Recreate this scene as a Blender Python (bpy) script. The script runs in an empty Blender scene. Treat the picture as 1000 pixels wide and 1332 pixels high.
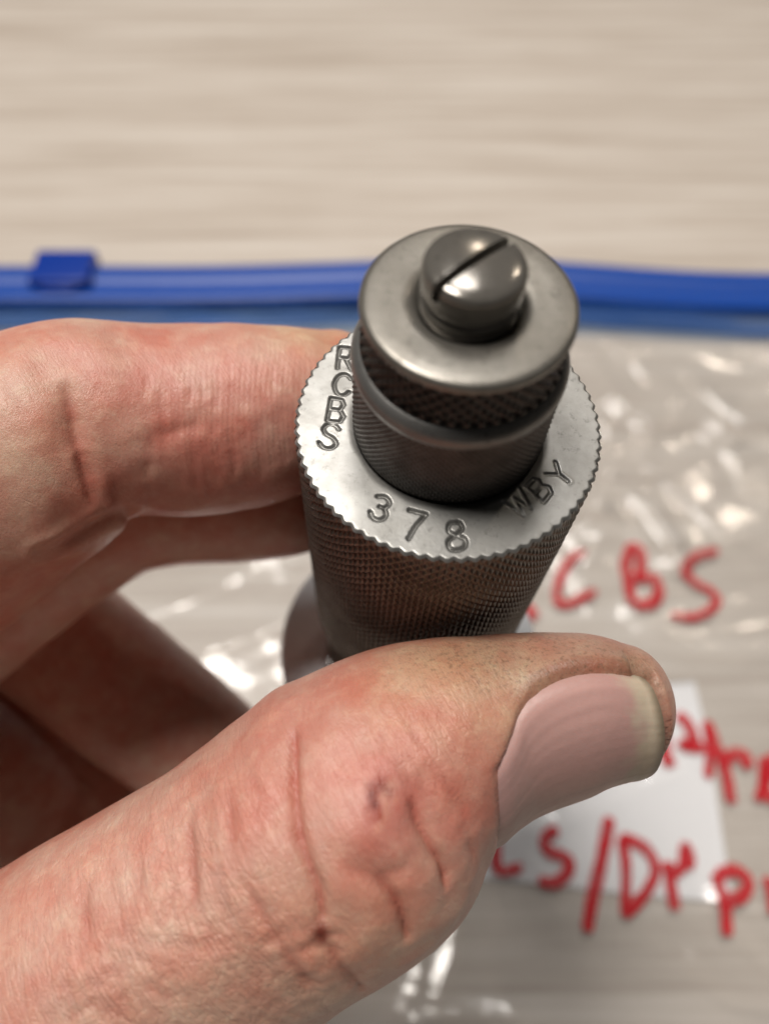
import bpy, bmesh, math, random
import numpy as np
from mathutils import Vector
from mathutils.bvhtree import BVHTree
from mathutils.kdtree import KDTree

random.seed(4)
RNG = np.random.default_rng(11)
U = 0.00115                      # one modelling unit in metres (the die's knurled head is 22 units = 25 mm wide)
SC = bpy.context.scene
COL = SC.collection

# ------------------------------------------------------------------ camera, light, exposure
H = 170.0                        # camera height over the table, units
PITCH = math.radians(58.0)
FPX = 1000.0                     # focal length in pixels of the 1000 x 1332 photograph
FWD = np.array([0, math.cos(PITCH), -math.sin(PITCH)])
UPV = np.array([0, math.sin(PITCH), math.cos(PITCH)])
RGT = np.array([1.0, 0, 0])
EYE = np.array([0, 0, H])

cam = bpy.data.cameras.new('camera')
cam_o = bpy.data.objects.new('camera', cam)
COL.objects.link(cam_o)
cam_o.location = EYE * U
cam_o.rotation_euler = (math.radians(90) - PITCH, 0, 0)
cam.sensor_fit = 'VERTICAL'
cam.sensor_height = 24
cam.lens = 24 * FPX / 1332
cam.clip_start = 0.002
cam.clip_end = 20
cam.dof.use_dof = True
cam.dof.focus_distance = 55.5 * U
cam.dof.aperture_fstop = (cam.lens / 1000) / (1.45 * U)
cam.dof.aperture_blades = 0
SC.camera = cam_o

world = bpy.data.worlds.new('World')
SC.world = world
world.use_nodes = True
bg = world.node_tree.nodes['Background']
bg.inputs[0].default_value = (1.0, 0.93, 0.86, 1)
bg.inputs[1].default_value = 0.035


def lamp(name, loc, size, power, colour, aim=(0.0, 0.05, 0.1), shape='DISK', size_y=None):
    l = bpy.data.lights.new(name, 'AREA')
    l.shape = shape
    l.size = size
    if size_y:
        l.size_y = size_y
    l.energy = power
    l.color = colour
    o = bpy.data.objects.new(name, l)
    COL.objects.link(o)
    o.location = loc
    o.rotation_euler = (Vector(aim) - Vector(loc)).to_track_quat('-Z', 'Y').to_euler()
    return o


lamp('ceiling_lamp', (-0.34, 0.20, 1.42), 0.42, 19.0, (1.0, 0.94, 0.87))
lamp('ceiling_panel', (0.03, 0.68, 1.45), 0.36, 6.0, (1.0, 0.95, 0.90))
lamp('ceiling_spot', (0.95, 1.15, 1.5), 0.08, 1.6, (1.0, 0.86, 0.70))
lamp('ceiling_spot', (0.35, 1.75, 1.5), 0.08, 1.6, (1.0, 0.86, 0.70))

SC.view_settings.view_transform = 'Standard'
SC.view_settings.look = 'None'
SC.view_settings.exposure = 0.0
SC.view_settings.gamma = 1.0
SC.cycles.use_denoising = True
SC.cycles.max_bounces = 10
SC.cycles.transparent_max_bounces = 16
SC.cycles.caustics_reflective = False
SC.cycles.caustics_refractive = False


# ------------------------------------------------------------------ helpers
def P(px, py, d):
    """point seen at photograph position px, py at depth d along the view axis (units)"""
    return EYE + FWD * d + RGT * ((px - 500) / FPX * d) + UPV * ((666 - py) / FPX * d)


def ray(px, py):
    v = FWD + RGT * ((px - 500) / FPX) + UPV * ((666 - py) / FPX)
    return v / np.linalg.norm(v)


def G(px, py, z=0.0):
    """point of the horizontal plane at height z"""
    r = ray(px, py)
    return EYE + r * ((z - H) / r[2])


def unit(v):
    v = np.asarray(v, float)
    return v / np.linalg.norm(v)


def mesh_obj(name, verts, faces, mat, parent=None, smooth=True, col=None, loc=None):
    """verts in units (world); faces = int array (n,k) or list of tuples"""
    verts = np.asarray(verts, float)
    off = np.zeros(3) if loc is None else np.asarray(loc, float)
    me = bpy.data.meshes.new(name)
    if isinstance(faces, np.ndarray):
        nf, k = faces.shape
        me.vertices.add(len(verts))
        me.vertices.foreach_set('co', ((verts - off) * U).astype(np.float32).ravel())
        me.loops.add(nf * k)
        me.loops.foreach_set('vertex_index', faces.astype(np.int32).ravel())
        me.polygons.add(nf)
        me.polygons.foreach_set('loop_start', np.arange(0, nf * k, k, dtype=np.int32))
        me.update(calc_edges=True)
        me.validate()
    else:
        me.from_pydata([tuple(v) for v in (verts - off) * U], [], faces)
        me.update()
    me.polygons.foreach_set('use_smooth', [smooth] * len(me.polygons))
    if col is not None:
        ca = me.color_attributes.new('Col', 'FLOAT_COLOR', 'POINT')
        c4 = np.ones((len(verts), 4), np.float32)
        c4[:, :col.shape[1]] = col
        ca.data.foreach_set('color', c4.ravel())
    o = bpy.data.objects.new(name, me)
    COL.objects.link(o)
    if mat:
        me.materials.append(mat)
    if parent is not None:
        o.parent = parent
        if loc is not None:
            o.location = Vector(off * U)
    elif loc is not None:
        o.location = Vector(off * U)
    return o


def thing(name, label, cat, loc):
    o = bpy.data.objects.new(name, None)
    o.empty_display_size = 0.01
    COL.objects.link(o)
    o.location = Vector(np.asarray(loc, float) * U)
    o['label'] = label
    o['category'] = cat
    return o


def child(name, verts, faces, mat, root, smooth=True, col=None):
    """part of a thing: vertices relative to the root's own origin"""
    base = np.array(root.matrix_basis.translation) / U
    p = root.parent
    while p is not None:
        base = base + np.array(p.matrix_basis.translation) / U
        p = p.parent
    return mesh_obj(name, np.asarray(verts, float) - base, faces, mat, root, smooth, col)


def grid_faces(nu, nv, close_u=False, flip=False):
    """faces of a (nu rows, nv columns) vertex grid; close_u closes the column direction"""
    i = np.arange(nu - 1)[:, None]
    j = np.arange(nv if close_u else nv - 1)[None, :]
    j2 = (j + 1) % nv
    f = np.stack([i * nv + j, i * nv + j2, (i + 1) * nv + j2, (i + 1) * nv + j], -1).reshape(-1, 4)
    return f[:, ::-1].copy() if flip else f


def vnoise(x, y, cell, seed, ax=1.0, ay=1.0):
    """smooth value noise in -1..1"""
    r = np.random.default_rng(seed).random((97, 97)) * 2 - 1
    u = np.asarray(x) / (cell * ax) + 1000.37
    v = np.asarray(y) / (cell * ay) + 1000.71
    iu, iv = np.floor(u).astype(int), np.floor(v).astype(int)
    fu, fv = u - iu, v - iv
    fu, fv = fu * fu * fu * (fu * (fu * 6 - 15) + 10), fv * fv * fv * (fv * (fv * 6 - 15) + 10)
    g = lambda a, b: r[a % 97, b % 97]
    return (g(iu, iv) * (1 - fu) + g(iu + 1, iv) * fu) * (1 - fv) + (g(iu, iv + 1) * (1 - fu) + g(iu + 1, iv + 1) * fu) * fv


def seg_dist(p, line):
    """distance of points p (n,k) to a polyline (m,k)"""
    best = np.full(len(p), 1e9)
    for a, b in zip(line[:-1], line[1:]):
        ab = b - a
        t = np.clip(((p - a) @ ab) / max(ab @ ab, 1e-12), 0, 1)
        best = np.minimum(best, np.linalg.norm(p - (a + t[:, None] * ab), axis=1))
    return best


def smoothstep(a, b, x):
    t = np.clip((x - a) / (b - a), 0, 1)
    return t * t * (3 - 2 * t)


def catmull(pts, n):
    pts = np.asarray(pts, float)
    m = len(pts)
    ext = np.vstack([2 * pts[0] - pts[1], pts, 2 * pts[-1] - pts[-2]])
    out = []
    for t in np.linspace(0, m - 1 - 1e-9, n):
        i = int(t)
        f = t - i
        p0, p1, p2, p3 = ext[i], ext[i + 1], ext[i + 2], ext[i + 3]
        out.append(0.5 * (2 * p1 + (p2 - p0) * f + (2 * p0 - 5 * p1 + 4 * p2 - p3) * f * f + (3 * p1 - p0 - 3 * p2 + p3) * f ** 3))
    return np.array(out)


# ------------------------------------------------------------------ materials
class Nodes:
    def __init__(self, name):
        self.mat = bpy.data.materials.new(name)
        self.mat.use_nodes = True
        self.t = self.mat.node_tree
        self.t.nodes.clear()
        self.out = self.n('ShaderNodeOutputMaterial')

    def n(self, kind, **kw):
        nd = self.t.nodes.new(kind)
        for k, v in kw.items():
            if k.startswith('i_'):
                nd.inputs[k[2:].replace('_', ' ')].default_value = v
            else:
                setattr(nd, k, v)
        return nd

    def l(self, a, b):
        self.t.links.new(a, b)

    def ramp(self, fac, stops):
        r = self.n('ShaderNodeValToRGB')
        while len(r.color_ramp.elements) < len(stops):
            r.color_ramp.elements.new(0.5)
        for e, (p, c) in zip(r.color_ramp.elements, stops):
            e.position = p
            e.color = (*c, 1) if len(c) == 3 else c
        self.l(fac, r.inputs[0])
        return r.outputs[0]

    def mix(self, fac, a, b, mode='MIX'):
        m = self.n('ShaderNodeMix', data_type='RGBA', blend_type=mode)
        for sock, v in ((m.inputs[0], fac), (m.inputs[6], a), (m.inputs[7], b)):
            if hasattr(v, 'links'):
                self.l(v, sock)
            elif isinstance(v, (int, float)):
                sock.default_value = v
            else:
                sock.default_value = (*v, 1)
        return m.outputs[2]

    def math(self, op, a, b=0.0):
        m = self.n('ShaderNodeMath', operation=op)
        for s, v in ((m.inputs[0], a), (m.inputs[1], b)):
            if hasattr(v, 'links'):
                self.l(v, s)
            else:
                s.default_value = v
        return m.outputs[0]

    def coords(self, scale=(1, 1, 1), rot=(0, 0, 0)):
        """object coordinates in modelling units"""
        c = self.n('ShaderNodeTexCoord')
        m = self.n('ShaderNodeMapping')
        m.inputs['Scale'].default_value = tuple(s / U for s in scale)
        m.inputs['Rotation'].default_value = rot
        self.l(c.outputs['Object'], m.inputs[0])
        return m.outputs[0]

    def noise(self, vec, scale, detail=4, rough=0.55, dist=0.0):
        n = self.n('ShaderNodeTexNoise')
        n.inputs['Scale'].default_value = scale
        n.inputs['Detail'].default_value = detail
        n.inputs['Roughness'].default_value = rough
        n.inputs['Distortion'].default_value = dist
        self.l(vec, n.inputs['Vector'])
        return n.outputs['Fac']

    def bump(self, height, strength, dist, normal=None):
        b = self.n('ShaderNodeBump')
        b.inputs['Strength'].default_value = strength
        b.inputs['Distance'].default_value = dist * U
        self.l(height, b.inputs['Height'])
        if normal is not None:
            self.l(normal, b.inputs['Normal'])
        return b.outputs[0]

    def bsdf(self, **kw):
        p = self.n('ShaderNodeBsdfPrincipled')
        for k, v in kw.items():
            s = p.inputs[k.replace('_', ' ')]
            if hasattr(v, 'links'):
                self.l(v, s)
            elif isinstance(v, tuple) and len(v) == 3 and s.type == 'RGBA':
                s.default_value = (*v, 1)
            else:
                s.default_value = v
        self.l(p.outputs[0], self.out.inputs[0])
        return p


def mat_wood():
    m = Nodes('pale_laminate')
    v1 = m.coords((0.007, 0.20, 1))
    v2 = m.coords((0.012, 0.6, 1))
    v3 = m.coords((0.004, 0.05, 1))
    a = m.noise(v1, 1.0, 6, 0.7, 0.25)
    b = m.noise(v2, 1.0, 6, 0.7, 0.15)
    c = m.noise(v3, 1.0, 3, 0.5, 0.4)
    s = m.math('ADD', m.math('MULTIPLY', a, 0.5), m.math('ADD', m.math('MULTIPLY', b, 0.35), m.math('MULTIPLY', c, 0.15)))
    colr = m.ramp(s, [(0.34, (0.29, 0.235, 0.19)), (0.43, (0.46, 0.395, 0.335)), (0.52, (0.57, 0.51, 0.45)), (0.64, (0.67, 0.625, 0.57))])
    m.bsdf(Base_Color=colr, Roughness=0.5, Normal=m.bump(b, 0.15, 0.3))
    return m.mat


def mat_metal(name, base, dark, rough, grime=0.5, scale=0.6, lathe=False, metallic=1.0, col=False, bump=0.08):
    m = Nodes(name)
    v = m.coords()
    n1 = m.noise(v, scale, 5, 0.65)
    n2 = m.noise(v, 3.5, 4, 0.6)
    f = m.ramp(n1, [(0.38, (0, 0, 0)), (0.7, (1, 1, 1))])
    c = m.mix(m.math('MULTIPLY', f, grime), base, dark)
    c = m.mix(m.math('MULTIPLY', n2, 0.35), c, dark)
    n5 = m.noise(v, 1.6, 6, 0.75)
    c = m.mix(m.ramp(n5, [(0.56, (0, 0, 0)), (0.68, (0.55, 0.55, 0.55))]), c, tuple(x * 0.45 for x in dark))
    if col:
        a = m.n('ShaderNodeVertexColor', layer_name='Col')
        c = m.mix(a.outputs[0], c, (0.03, 0.027, 0.024))
    r = m.math('ADD', m.math('MULTIPLY', n1, 0.3), rough - 0.15)
    if lathe:
        s = m.n('ShaderNodeSeparateXYZ')
        m.l(v, s.inputs[0])
        rad = m.math('SQRT', m.math('ADD', m.math('POWER', m.math('ABSOLUTE', s.outputs[0]), 2.0), m.math('POWER', m.math('ABSOLUTE', s.outputs[1]), 2.0)))
        cmb = m.n('ShaderNodeCombineXYZ')
        m.l(rad, cmb.inputs[0])
        nn = m.noise(cmb.outputs[0], 9.0, 4, 0.7)
        nm = m.bump(m.math('ADD', nn, m.math('MULTIPLY', n2, 0.4)), 0.25, 0.06)
    else:
        nm = m.bump(n2, 0.25, bump)
    m.bsdf(Base_Color=c, Metallic=metallic, Roughness=r, Normal=nm)
    return m.mat


def mat_skin():
    m = Nodes('skin')
    v = m.coords()
    a = m.n('ShaderNodeVertexColor', layer_name='Col')
    n1 = m.noise(v, 0.22, 5, 0.6)
    n2 = m.noise(v, 1.1, 5, 0.65)
    base = a.outputs[0]
    n3 = m.noise(v, 0.55, 6, 0.7, 0.4)
    n4 = m.noise(v, 3.0, 4, 0.7)
    c = m.mix(m.ramp(n1, [(0.36, (0, 0, 0)), (0.66, (1, 1, 1))]), base, m.mix(1.0, base, (0.96, 0.68, 0.65), 'MULTIPLY'))
    c = m.mix(m.ramp(n3, [(0.46, (0, 0, 0)), (0.68, (1, 1, 1))]), c, m.mix(1.0, c, (1.12, 1.32, 1.30), 'MULTIPLY'))
    c = m.mix(m.ramp(n2, [(0.5, (0, 0, 0)), (0.75, (0.5, 0.5, 0.5))]), c, m.mix(1.0, c, (0.96, 0.80, 0.78), 'MULTIPLY'))
    c = m.mix(m.ramp(n4, [(0.45, (0, 0, 0)), (0.75, (0.35, 0.35, 0.35))]), c, m.mix(1.0, c, (0.90, 0.84, 0.82), 'MULTIPLY'))
    msk = m.n('ShaderNodeAttribute', attribute_name='detail')
    sep = m.n('ShaderNodeSeparateColor')
    m.l(msk.outputs['Color'], sep.inputs[0])
    spk = m.ramp(m.noise(v, 3.2, 5, 0.75), [(0.52, (0, 0, 0)), (0.62, (1, 1, 1))])
    c = m.mix(m.math('MULTIPLY', m.math('MULTIPLY', spk, sep.outputs[2]), 0.6), c, (0.15, 0.09, 0.055))
    # fine creases: two cell patterns stretched across the finger, and pores
    vo = m.n('ShaderNodeTexVoronoi', feature='DISTANCE_TO_EDGE')
    vo.inputs['Scale'].default_value = 1.45
    vd = m.n('ShaderNodeVectorMath', operation='ADD')
    nz = m.n('ShaderNodeTexNoise')
    nz.inputs['Scale'].default_value = 0.8
    m.l(v, nz.inputs['Vector'])
    m.l(v, vd.inputs[0])
    m.l(nz.outputs['Color'], vd.inputs[1])
    m.l(vd.outputs[0], vo.inputs['Vector'])
    vo2 = m.n('ShaderNodeTexVoronoi', feature='DISTANCE_TO_EDGE')
    vo2.inputs['Scale'].default_value = 3.4
    m.l(vd.outputs[0], vo2.inputs['Vector'])
    cell2 = m.ramp(vo2.outputs['Distance'], [(0.0, (0, 0, 0)), (0.2, (1, 1, 1))])
    cell = m.ramp(vo.outputs['Distance'], [(0.0, (0, 0, 0)), (0.16, (1, 1, 1))])
    fine = m.noise(v, 7.0, 4, 0.7)
    wv = m.n('ShaderNodeTexWave', wave_type='BANDS', bands_direction='X')
    wv.inputs['Scale'].default_value = 0.75
    wv.inputs['Distortion'].default_value = 4.0
    wv.inputs['Detail'].default_value = 1.5
    wv.inputs['Detail Scale'].default_value = 0.5
    m.l(v, wv.inputs['Vector'])
    ax_t = unit(P(551, 987, 58.2) - P(195, 1243, 58))
    s1 = unit(np.cross(ax_t, FWD))
    s2 = np.cross(ax_t, s1)
    cmb = m.n('ShaderNodeCombineXYZ')
    for k_, (vec, fq) in enumerate(((ax_t, 1.5), (s1, 0.26), (s2, 0.26))):
        dp = m.n('ShaderNodeVectorMath', operation='DOT_PRODUCT')
        m.l(v, dp.inputs[0])
        dp.inputs[1].default_value = tuple(vec * fq)
        m.l(dp.outputs['Value'], cmb.inputs[k_])
    wr = m.noise(cmb.outputs[0], 1.0, 4, 0.65, 0.5)
    wr = m.ramp(m.math('ABSOLUTE', m.math('SUBTRACT', wr, 0.5)), [(0.0, (0, 0, 0)), (0.07, (1, 1, 1))])
    wr = m.math('MULTIPLY', m.math('MULTIPLY', wr, m.math('ADD', sep.outputs[1], 0.12)), 0.55)
    ridge = m.math('MULTIPLY', m.math('MULTIPLY', wv.outputs['Fac'], sep.outputs[0]), 0.17)
    cells = m.math('ADD', m.math('MULTIPLY', m.math('ADD', cell, m.math('MULTIPLY', cell2, 0.5)), m.math('MULTIPLY', sep.outputs[1], 0.46)), ridge)
    hgt = m.math('ADD', m.math('ADD', m.math('MULTIPLY', cells, m.ramp(n3, [(0.3, (0.35, 0.35, 0.35)), (0.7, (1, 1, 1))])), wr), m.math('ADD', m.math('MULTIPLY', fine, 0.45), m.math('MULTIPLY', n2, 0.6)))
    rough = m.math('ADD', m.math('MULTIPLY', fine, 0.28), 0.20)
    m.bsdf(Base_Color=c, Roughness=rough, Normal=m.bump(hgt, 0.62, 0.15), Subsurface_Weight=0.2,
           Subsurface_Radius=(1.0, 0.35, 0.2), Subsurface_Scale=1.3 * U, Specular_IOR_Level=0.55)
    return m.mat


def mat_nail():
    m = Nodes('nail')
    v = m.coords()
    a = m.n('ShaderNodeVertexColor', layer_name='Col')
    n2 = m.noise(v, 1.5, 5, 0.65)
    c = m.mix(m.math('MULTIPLY', n2, 0.5), a.outputs[0], m.mix(1.0, a.outputs[0], (0.75, 0.72, 0.66), 'MULTIPLY'))
    m.bsdf(Base_Color=c, Roughness=m.math('ADD', m.math('MULTIPLY', n2, 0.25), 0.26), Subsurface_Weight=0.2,
           Subsurface_Radius=(1.0, 0.4, 0.3), Subsurface_Scale=0.8 * U, Normal=m.bump(n2, 0.3, 0.1), Specular_IOR_Level=0.4)
    return m.mat


def mat_film(name='clear_film', spec=1.1, haze=0.06):
    m = Nodes(name)
    v = m.coords()
    tr = m.n('ShaderNodeBsdfTransparent')
    tr.inputs[0].default_value = (0.985, 0.985, 0.985, 1)
    gl = m.n('ShaderNodeBsdfGlossy')
    gl.inputs['Roughness'].default_value = 0.14
    gl.inputs['Color'].default_value = (1, 1, 1, 1)
    nm = m.bump(m.noise(v, 0.16, 3, 0.5), 0.4, 0.5)
    m.l(nm, gl.inputs['Normal'])
    df = m.n('ShaderNodeBsdfDiffuse')
    df.inputs[0].default_value = (0.8, 0.82, 0.86, 1)
    fr = m.n('ShaderNodeFresnel')
    fr.inputs[0].default_value = 1.5
    m.l(nm, fr.inputs['Normal'])
    fac = m.math('MINIMUM', m.math('MULTIPLY', fr.outputs[0], spec), 1.0)
    m1 = m.n('ShaderNodeMixShader')
    m1.inputs[0].default_value = haze
    m.l(tr.outputs[0], m1.inputs[1])
    m.l(df.outputs[0], m1.inputs[2])
    m2 = m.n('ShaderNodeMixShader')
    m.l(fac, m2.inputs[0])
    m.l(m1.outputs[0], m2.inputs[1])
    m.l(gl.outputs[0], m2.inputs[2])
    m.l(m2.outputs[0], m.out.inputs[0])
    return m.mat


def mat_plain(name, col, rough, bump=0.0, scale=1.0, var=0.15, **kw):
    m = Nodes(name)
    v = m.coords()
    n = m.noise(v, scale, 4, 0.6)
    c = m.mix(m.math('MULTIPLY', n, var * 2), col, tuple(x * 0.6 for x in col))
    k = dict(Base_Color=c, Roughness=rough, **kw)
    if bump:
        k['Normal'] = m.bump(n, 0.5, bump)
    m.bsdf(**k)
    return m.mat


def mat_ink():
    m = Nodes('red_marker_ink')
    v = m.coords()
    n = m.noise(v, 0.5, 4, 0.6)
    c = m.mix(n, (0.46, 0.010, 0.018), (0.58, 0.03, 0.04))
    m.bsdf(Base_Color=c, Roughness=0.8, Specular_IOR_Level=0.1, Alpha=m.ramp(m.noise(v, 0.7, 5, 0.7), [(0.32, (0.5, 0.5, 0.5)), (0.6, (0.96, 0.96, 0.96))]))
    return m.mat


M_WOOD = mat_wood()
M_FACE = mat_metal('bright_steel', (0.40, 0.40, 0.388), (0.25, 0.243, 0.226), 0.42, 0.6, 0.35, col=True, bump=0.03, metallic=0.7)
M_KNURL = mat_metal('oiled_dark_steel', (0.19, 0.175, 0.157), (0.08, 0.068, 0.056), 0.40, 0.6, 0.35, metallic=0.85)
M_SLEEVE = mat_metal('blued_steel', (0.105, 0.095, 0.089), (0.04, 0.034, 0.03), 0.45, 0.6, 0.5, metallic=0.8)
M_CAP = mat_metal('turned_steel', (0.265, 0.252, 0.225), (0.125, 0.114, 0.098), 0.34, 0.6, 0.35, lathe=True, metallic=0.65)
M_SCREW = mat_metal('dark_polished_steel', (0.20, 0.188, 0.170), (0.125, 0.115, 0.102), 0.17, 0.5, 0.6, bump=0.012, metallic=0.5)
M_ALU = mat_metal('grey_aluminium', (0.76, 0.79, 0.83), (0.66, 0.68, 0.71), 0.45, 0.4, 0.3, metallic=0.3)
M_COLLAR = mat_metal('worn_blued_steel', (0.21, 0.21, 0.204), (0.12, 0.115, 0.11), 0.42, 0.5, 0.5, metallic=0.6)
M_SKIN = mat_skin()
M_NAIL = mat_nail()
M_FILM = mat_film()
M_FILM_B = mat_film('clear_film_on_table', 0.25, 0.03)
M_BLUE = mat_plain('blue_plastic', (0.001, 0.062, 0.37), 0.42, 0.2, 0.4, 0.2)
M_BLUE_D = mat_plain('deep_blue_plastic', (0.001, 0.035, 0.30), 0.4, 0.1, 0.4, 0.1)
def mat_tinted():
    m = Nodes('tinted_film')
    v = m.coords()
    tr = m.n('ShaderNodeBsdfTransparent')
    tr.inputs[0].default_value = (0.62, 0.74, 0.90, 1)
    pb = m.n('ShaderNodeBsdfPrincipled')
    pb.inputs['Base Color'].default_value = (0.03, 0.12, 0.42, 1)
    pb.inputs['Roughness'].default_value = 0.3
    mx = m.n('ShaderNodeMixShader')
    m.l(m.ramp(m.noise(m.coords((0.03, 0.15, 0.1)), 1.0, 4, 0.6), [(0.35, (0.05, 0.05, 0.05)), (0.65, (0.38, 0.38, 0.38))]), mx.inputs[0])
    m.l(tr.outputs[0], mx.inputs[1])
    m.l(pb.outputs[0], mx.inputs[2])
    m.l(mx.outputs[0], m.out.inputs[0])
    return m.mat


M_BLUE_T = mat_tinted()
M_PAPER = mat_plain('white_paper', (0.87, 0.87, 0.89), 0.8, 0.1, 0.8, 0.05)
M_INK = mat_ink()

# ------------------------------------------------------------------ the table
tv = []
for z in (-22, 0):
    for x, y in ((-520, -260), (520, -260), (520, 640), (-520, 640)):
        tv.append((x, y, z))
table = mesh_obj('table_top', tv, [(3, 2, 1, 0), (4, 5, 6, 7), (0, 1, 5, 4), (1, 2, 6, 5), (2, 3, 7, 6), (3, 0, 4, 7)], M_WOOD, None, False)
table['kind'] = 'structure'
table['label'] = 'pale wood-grain laminate table top under everything'

# ------------------------------------------------------------------ the plastic zip bag
RIDGES = [   # folds of the film, as photograph positions laid on the table: polyline, height, half width
    ([(770, 480), (800, 530), (850, 560), (900, 545), (945, 575)], 3.0, 5.0),
    ([(900, 500), (940, 545), (1000, 575), (1060, 590)], 3.2, 4.5),
    ([(800, 470), (870, 455), (960, 460), (1060, 455)], 2.2, 4.0),
    ([(760, 690), (790, 620), (840, 600)], 2.0, 4.0),
    ([(950, 600), (965, 640), (1000, 660)], 1.8, 4.0),
    ([(840, 660), (865, 700), (880, 730)], 2.0, 3.5),
    ([(270, 855), (330, 835), (380, 810), (420, 760)], 2.2, 3.5),
    ([(930, 1170), (965, 1210), (1010, 1260)], 2.8, 4.0),
    ([(900, 1250), (950, 1290), (1010, 1300)], 1.6, 3.5),
    ([(590, 1180), (590, 1235), (570, 1290)], 1.2, 3.0),
    ([(540, 1330), (640, 1322), (700, 1340)], 1.8, 3.5),
    ([(820, 800), (860, 830), (920, 850), (1000, 840)], 1.5, 4.0),
]
RIDGES = [(catmull([G(*q)[:2] for q in l], 24), h, w) for l, h, w in RIDGES]


def film_z(x, y):
    x, y = np.asarray(x, float), np.asarray(y, float)
    z = 1.9 + 0.5 * vnoise(x, y, 46, 1) + 0.3 * vnoise(x + 0.5 * y, y, 19, 2, 1.6, 0.8)
    amp = 0.36 + 0.75 * smoothstep(-20, 60, x) * smoothstep(60, 110, y)
    r1 = 1 - np.abs(vnoise(x + 0.45 * y, y - 0.45 * x, 15, 5, 3.2, 1.0))
    r2 = 1 - np.abs(vnoise(x - 1.4 * y, y + 1.4 * x, 17, 9, 3.6, 1.0))
    z = z + amp * (1.0 * r1 ** 6 + 0.9 * r2 ** 7)
    z = z + 0.10 * vnoise(x + y, y - x, 8.0, 7, 2.5, 1.0) * amp
    p = np.stack([x.ravel(), y.ravel()], 1)
    for l, h, w in RIDGES:
        d = seg_dist(p, l).reshape(x.shape)
        z = z + 0.62 * h * np.exp(-(d / (0.7 * w)) ** 1.15)
    return np.maximum(z, 1.55)


ZIP_A, ZIP_B = (G(-20, 412, 3)[1] + G(1020, 436, 3)[1]) / 2, G(500, 345, 3)[1]
bag = thing('zip_bag', 'clear plastic zip bag with blue zipper and red marker writing, lying on the table', 'plastic bag', (0, 80, 0))
gx, gy = np.meshgrid(np.linspace(-165, 165, 331), np.linspace(-45, ZIP_A + 5, 232))
gz = film_z(gx, gy)
edge = smoothstep(0, 30, ZIP_A + 5 - gy)
gz = gz * edge + 3.0 * (1 - edge)
side = smoothstep(0, 22, 165 - np.abs(gx))
gz = gz * side + 0.9 * (1 - side)
fr = np.stack([gx, gy, gz], -1).reshape(-1, 3)
child('film', fr, grid_faces(*gx.shape), M_FILM, bag)
bk = np.stack([gx, gy, 0.35 + 0.12 * vnoise(gx, gy, 20, 21)], -1).reshape(-1, 3)
sub = bk.reshape(gx.shape + (3,))[::4, ::4]
child('film', sub.reshape(-1, 3), grid_faces(*sub.shape[:2]), M_FILM_B, bag)


# zipper: a ribbed blue strip across the mouth of the bag
def zip_mid(x):
    """y of the strip's near and far edge at x; the strip sags a little to one side"""
    bow = -4.0 * smoothstep(20, 150, x) - 2.5 * smoothstep(-20, -150, x) + 0.8 * np.sin(x / 23.0)
    return bow


xs = np.linspace(-165, 165, 166)
def strip_part(name, prof, mat):
    zv = []
    for k, (f, zz) in enumerate(prof):
        b = zip_mid(xs)
        zv.append(np.stack([xs, ZIP_A + b + f * (ZIP_B - ZIP_A), np.full_like(xs, zz) + 0.8 * np.sin(xs / 31 + 1)], -1))
    zv = np.stack(zv, 1)
    return child(name, zv.reshape(-1, 3), grid_faces(zv.shape[0], zv.shape[1], True), mat, bag)


strip_part('zipper_strip', [(0.38, 3.4), (0.40, 4.3), (0.45, 5.0), (0.50, 5.1), (0.55, 4.7), (0.60, 4.3), (0.66, 4.3), (0.71, 4.9), (0.77, 5.5), (0.86, 5.6),
                            (0.94, 5.2), (1.0, 4.2), (1.0, 2.8), (0.6, 2.6)], M_BLUE)
strip_part('zipper_flange', [(0.0, 3.3), (0.0, 3.6), (0.08, 3.9), (0.15, 3.7), (0.22, 3.75), (0.30, 4.1), (0.376, 4.0), (0.376, 3.5), (0.2, 3.2)], M_BLUE_T)
# slider: a saddle-shaped clip that rides the far rib
sx = G(85, 350, 5)[0]


def rounded_box(x0, x1, y0, y1, z0, z1, r):
    bm = bmesh.new()
    bmesh.ops.create_cube(bm, size=1)
    for v in bm.verts:
        v.co = (x0 + (v.co.x + 0.5) * (x1 - x0), y0 + (v.co.y + 0.5) * (y1 - y0), z0 + (v.co.z + 0.5) * (z1 - z0))
    bmesh.ops.bevel(bm, geom=list(bm.edges), offset=r, segments=3, profile=0.6, affect='EDGES')
    v = np.array([tuple(q.co) for q in bm.verts])
    f = [tuple(q.index for q in p.verts) for p in bm.faces]
    bm.free()
    return v, f


b0 = float(zip_mid(np.array([sx]))[0])
v, f = rounded_box(sx - 9.3, sx + 9.3, ZIP_A + b0 + 15.5, ZIP_B + b0 + 3.0, 2.0, 7.6, 1.1)
slider = child('zipper_slider', v, f, M_BLUE_D, bag)
v, f = rounded_box(sx - 5.5, sx + 5.5, ZIP_A + b0 + 13.6, ZIP_A + b0 + 16.5, 3.0, 6.4, 0.8)
child('pull_tab', v, f, M_BLUE_D, slider)

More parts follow.
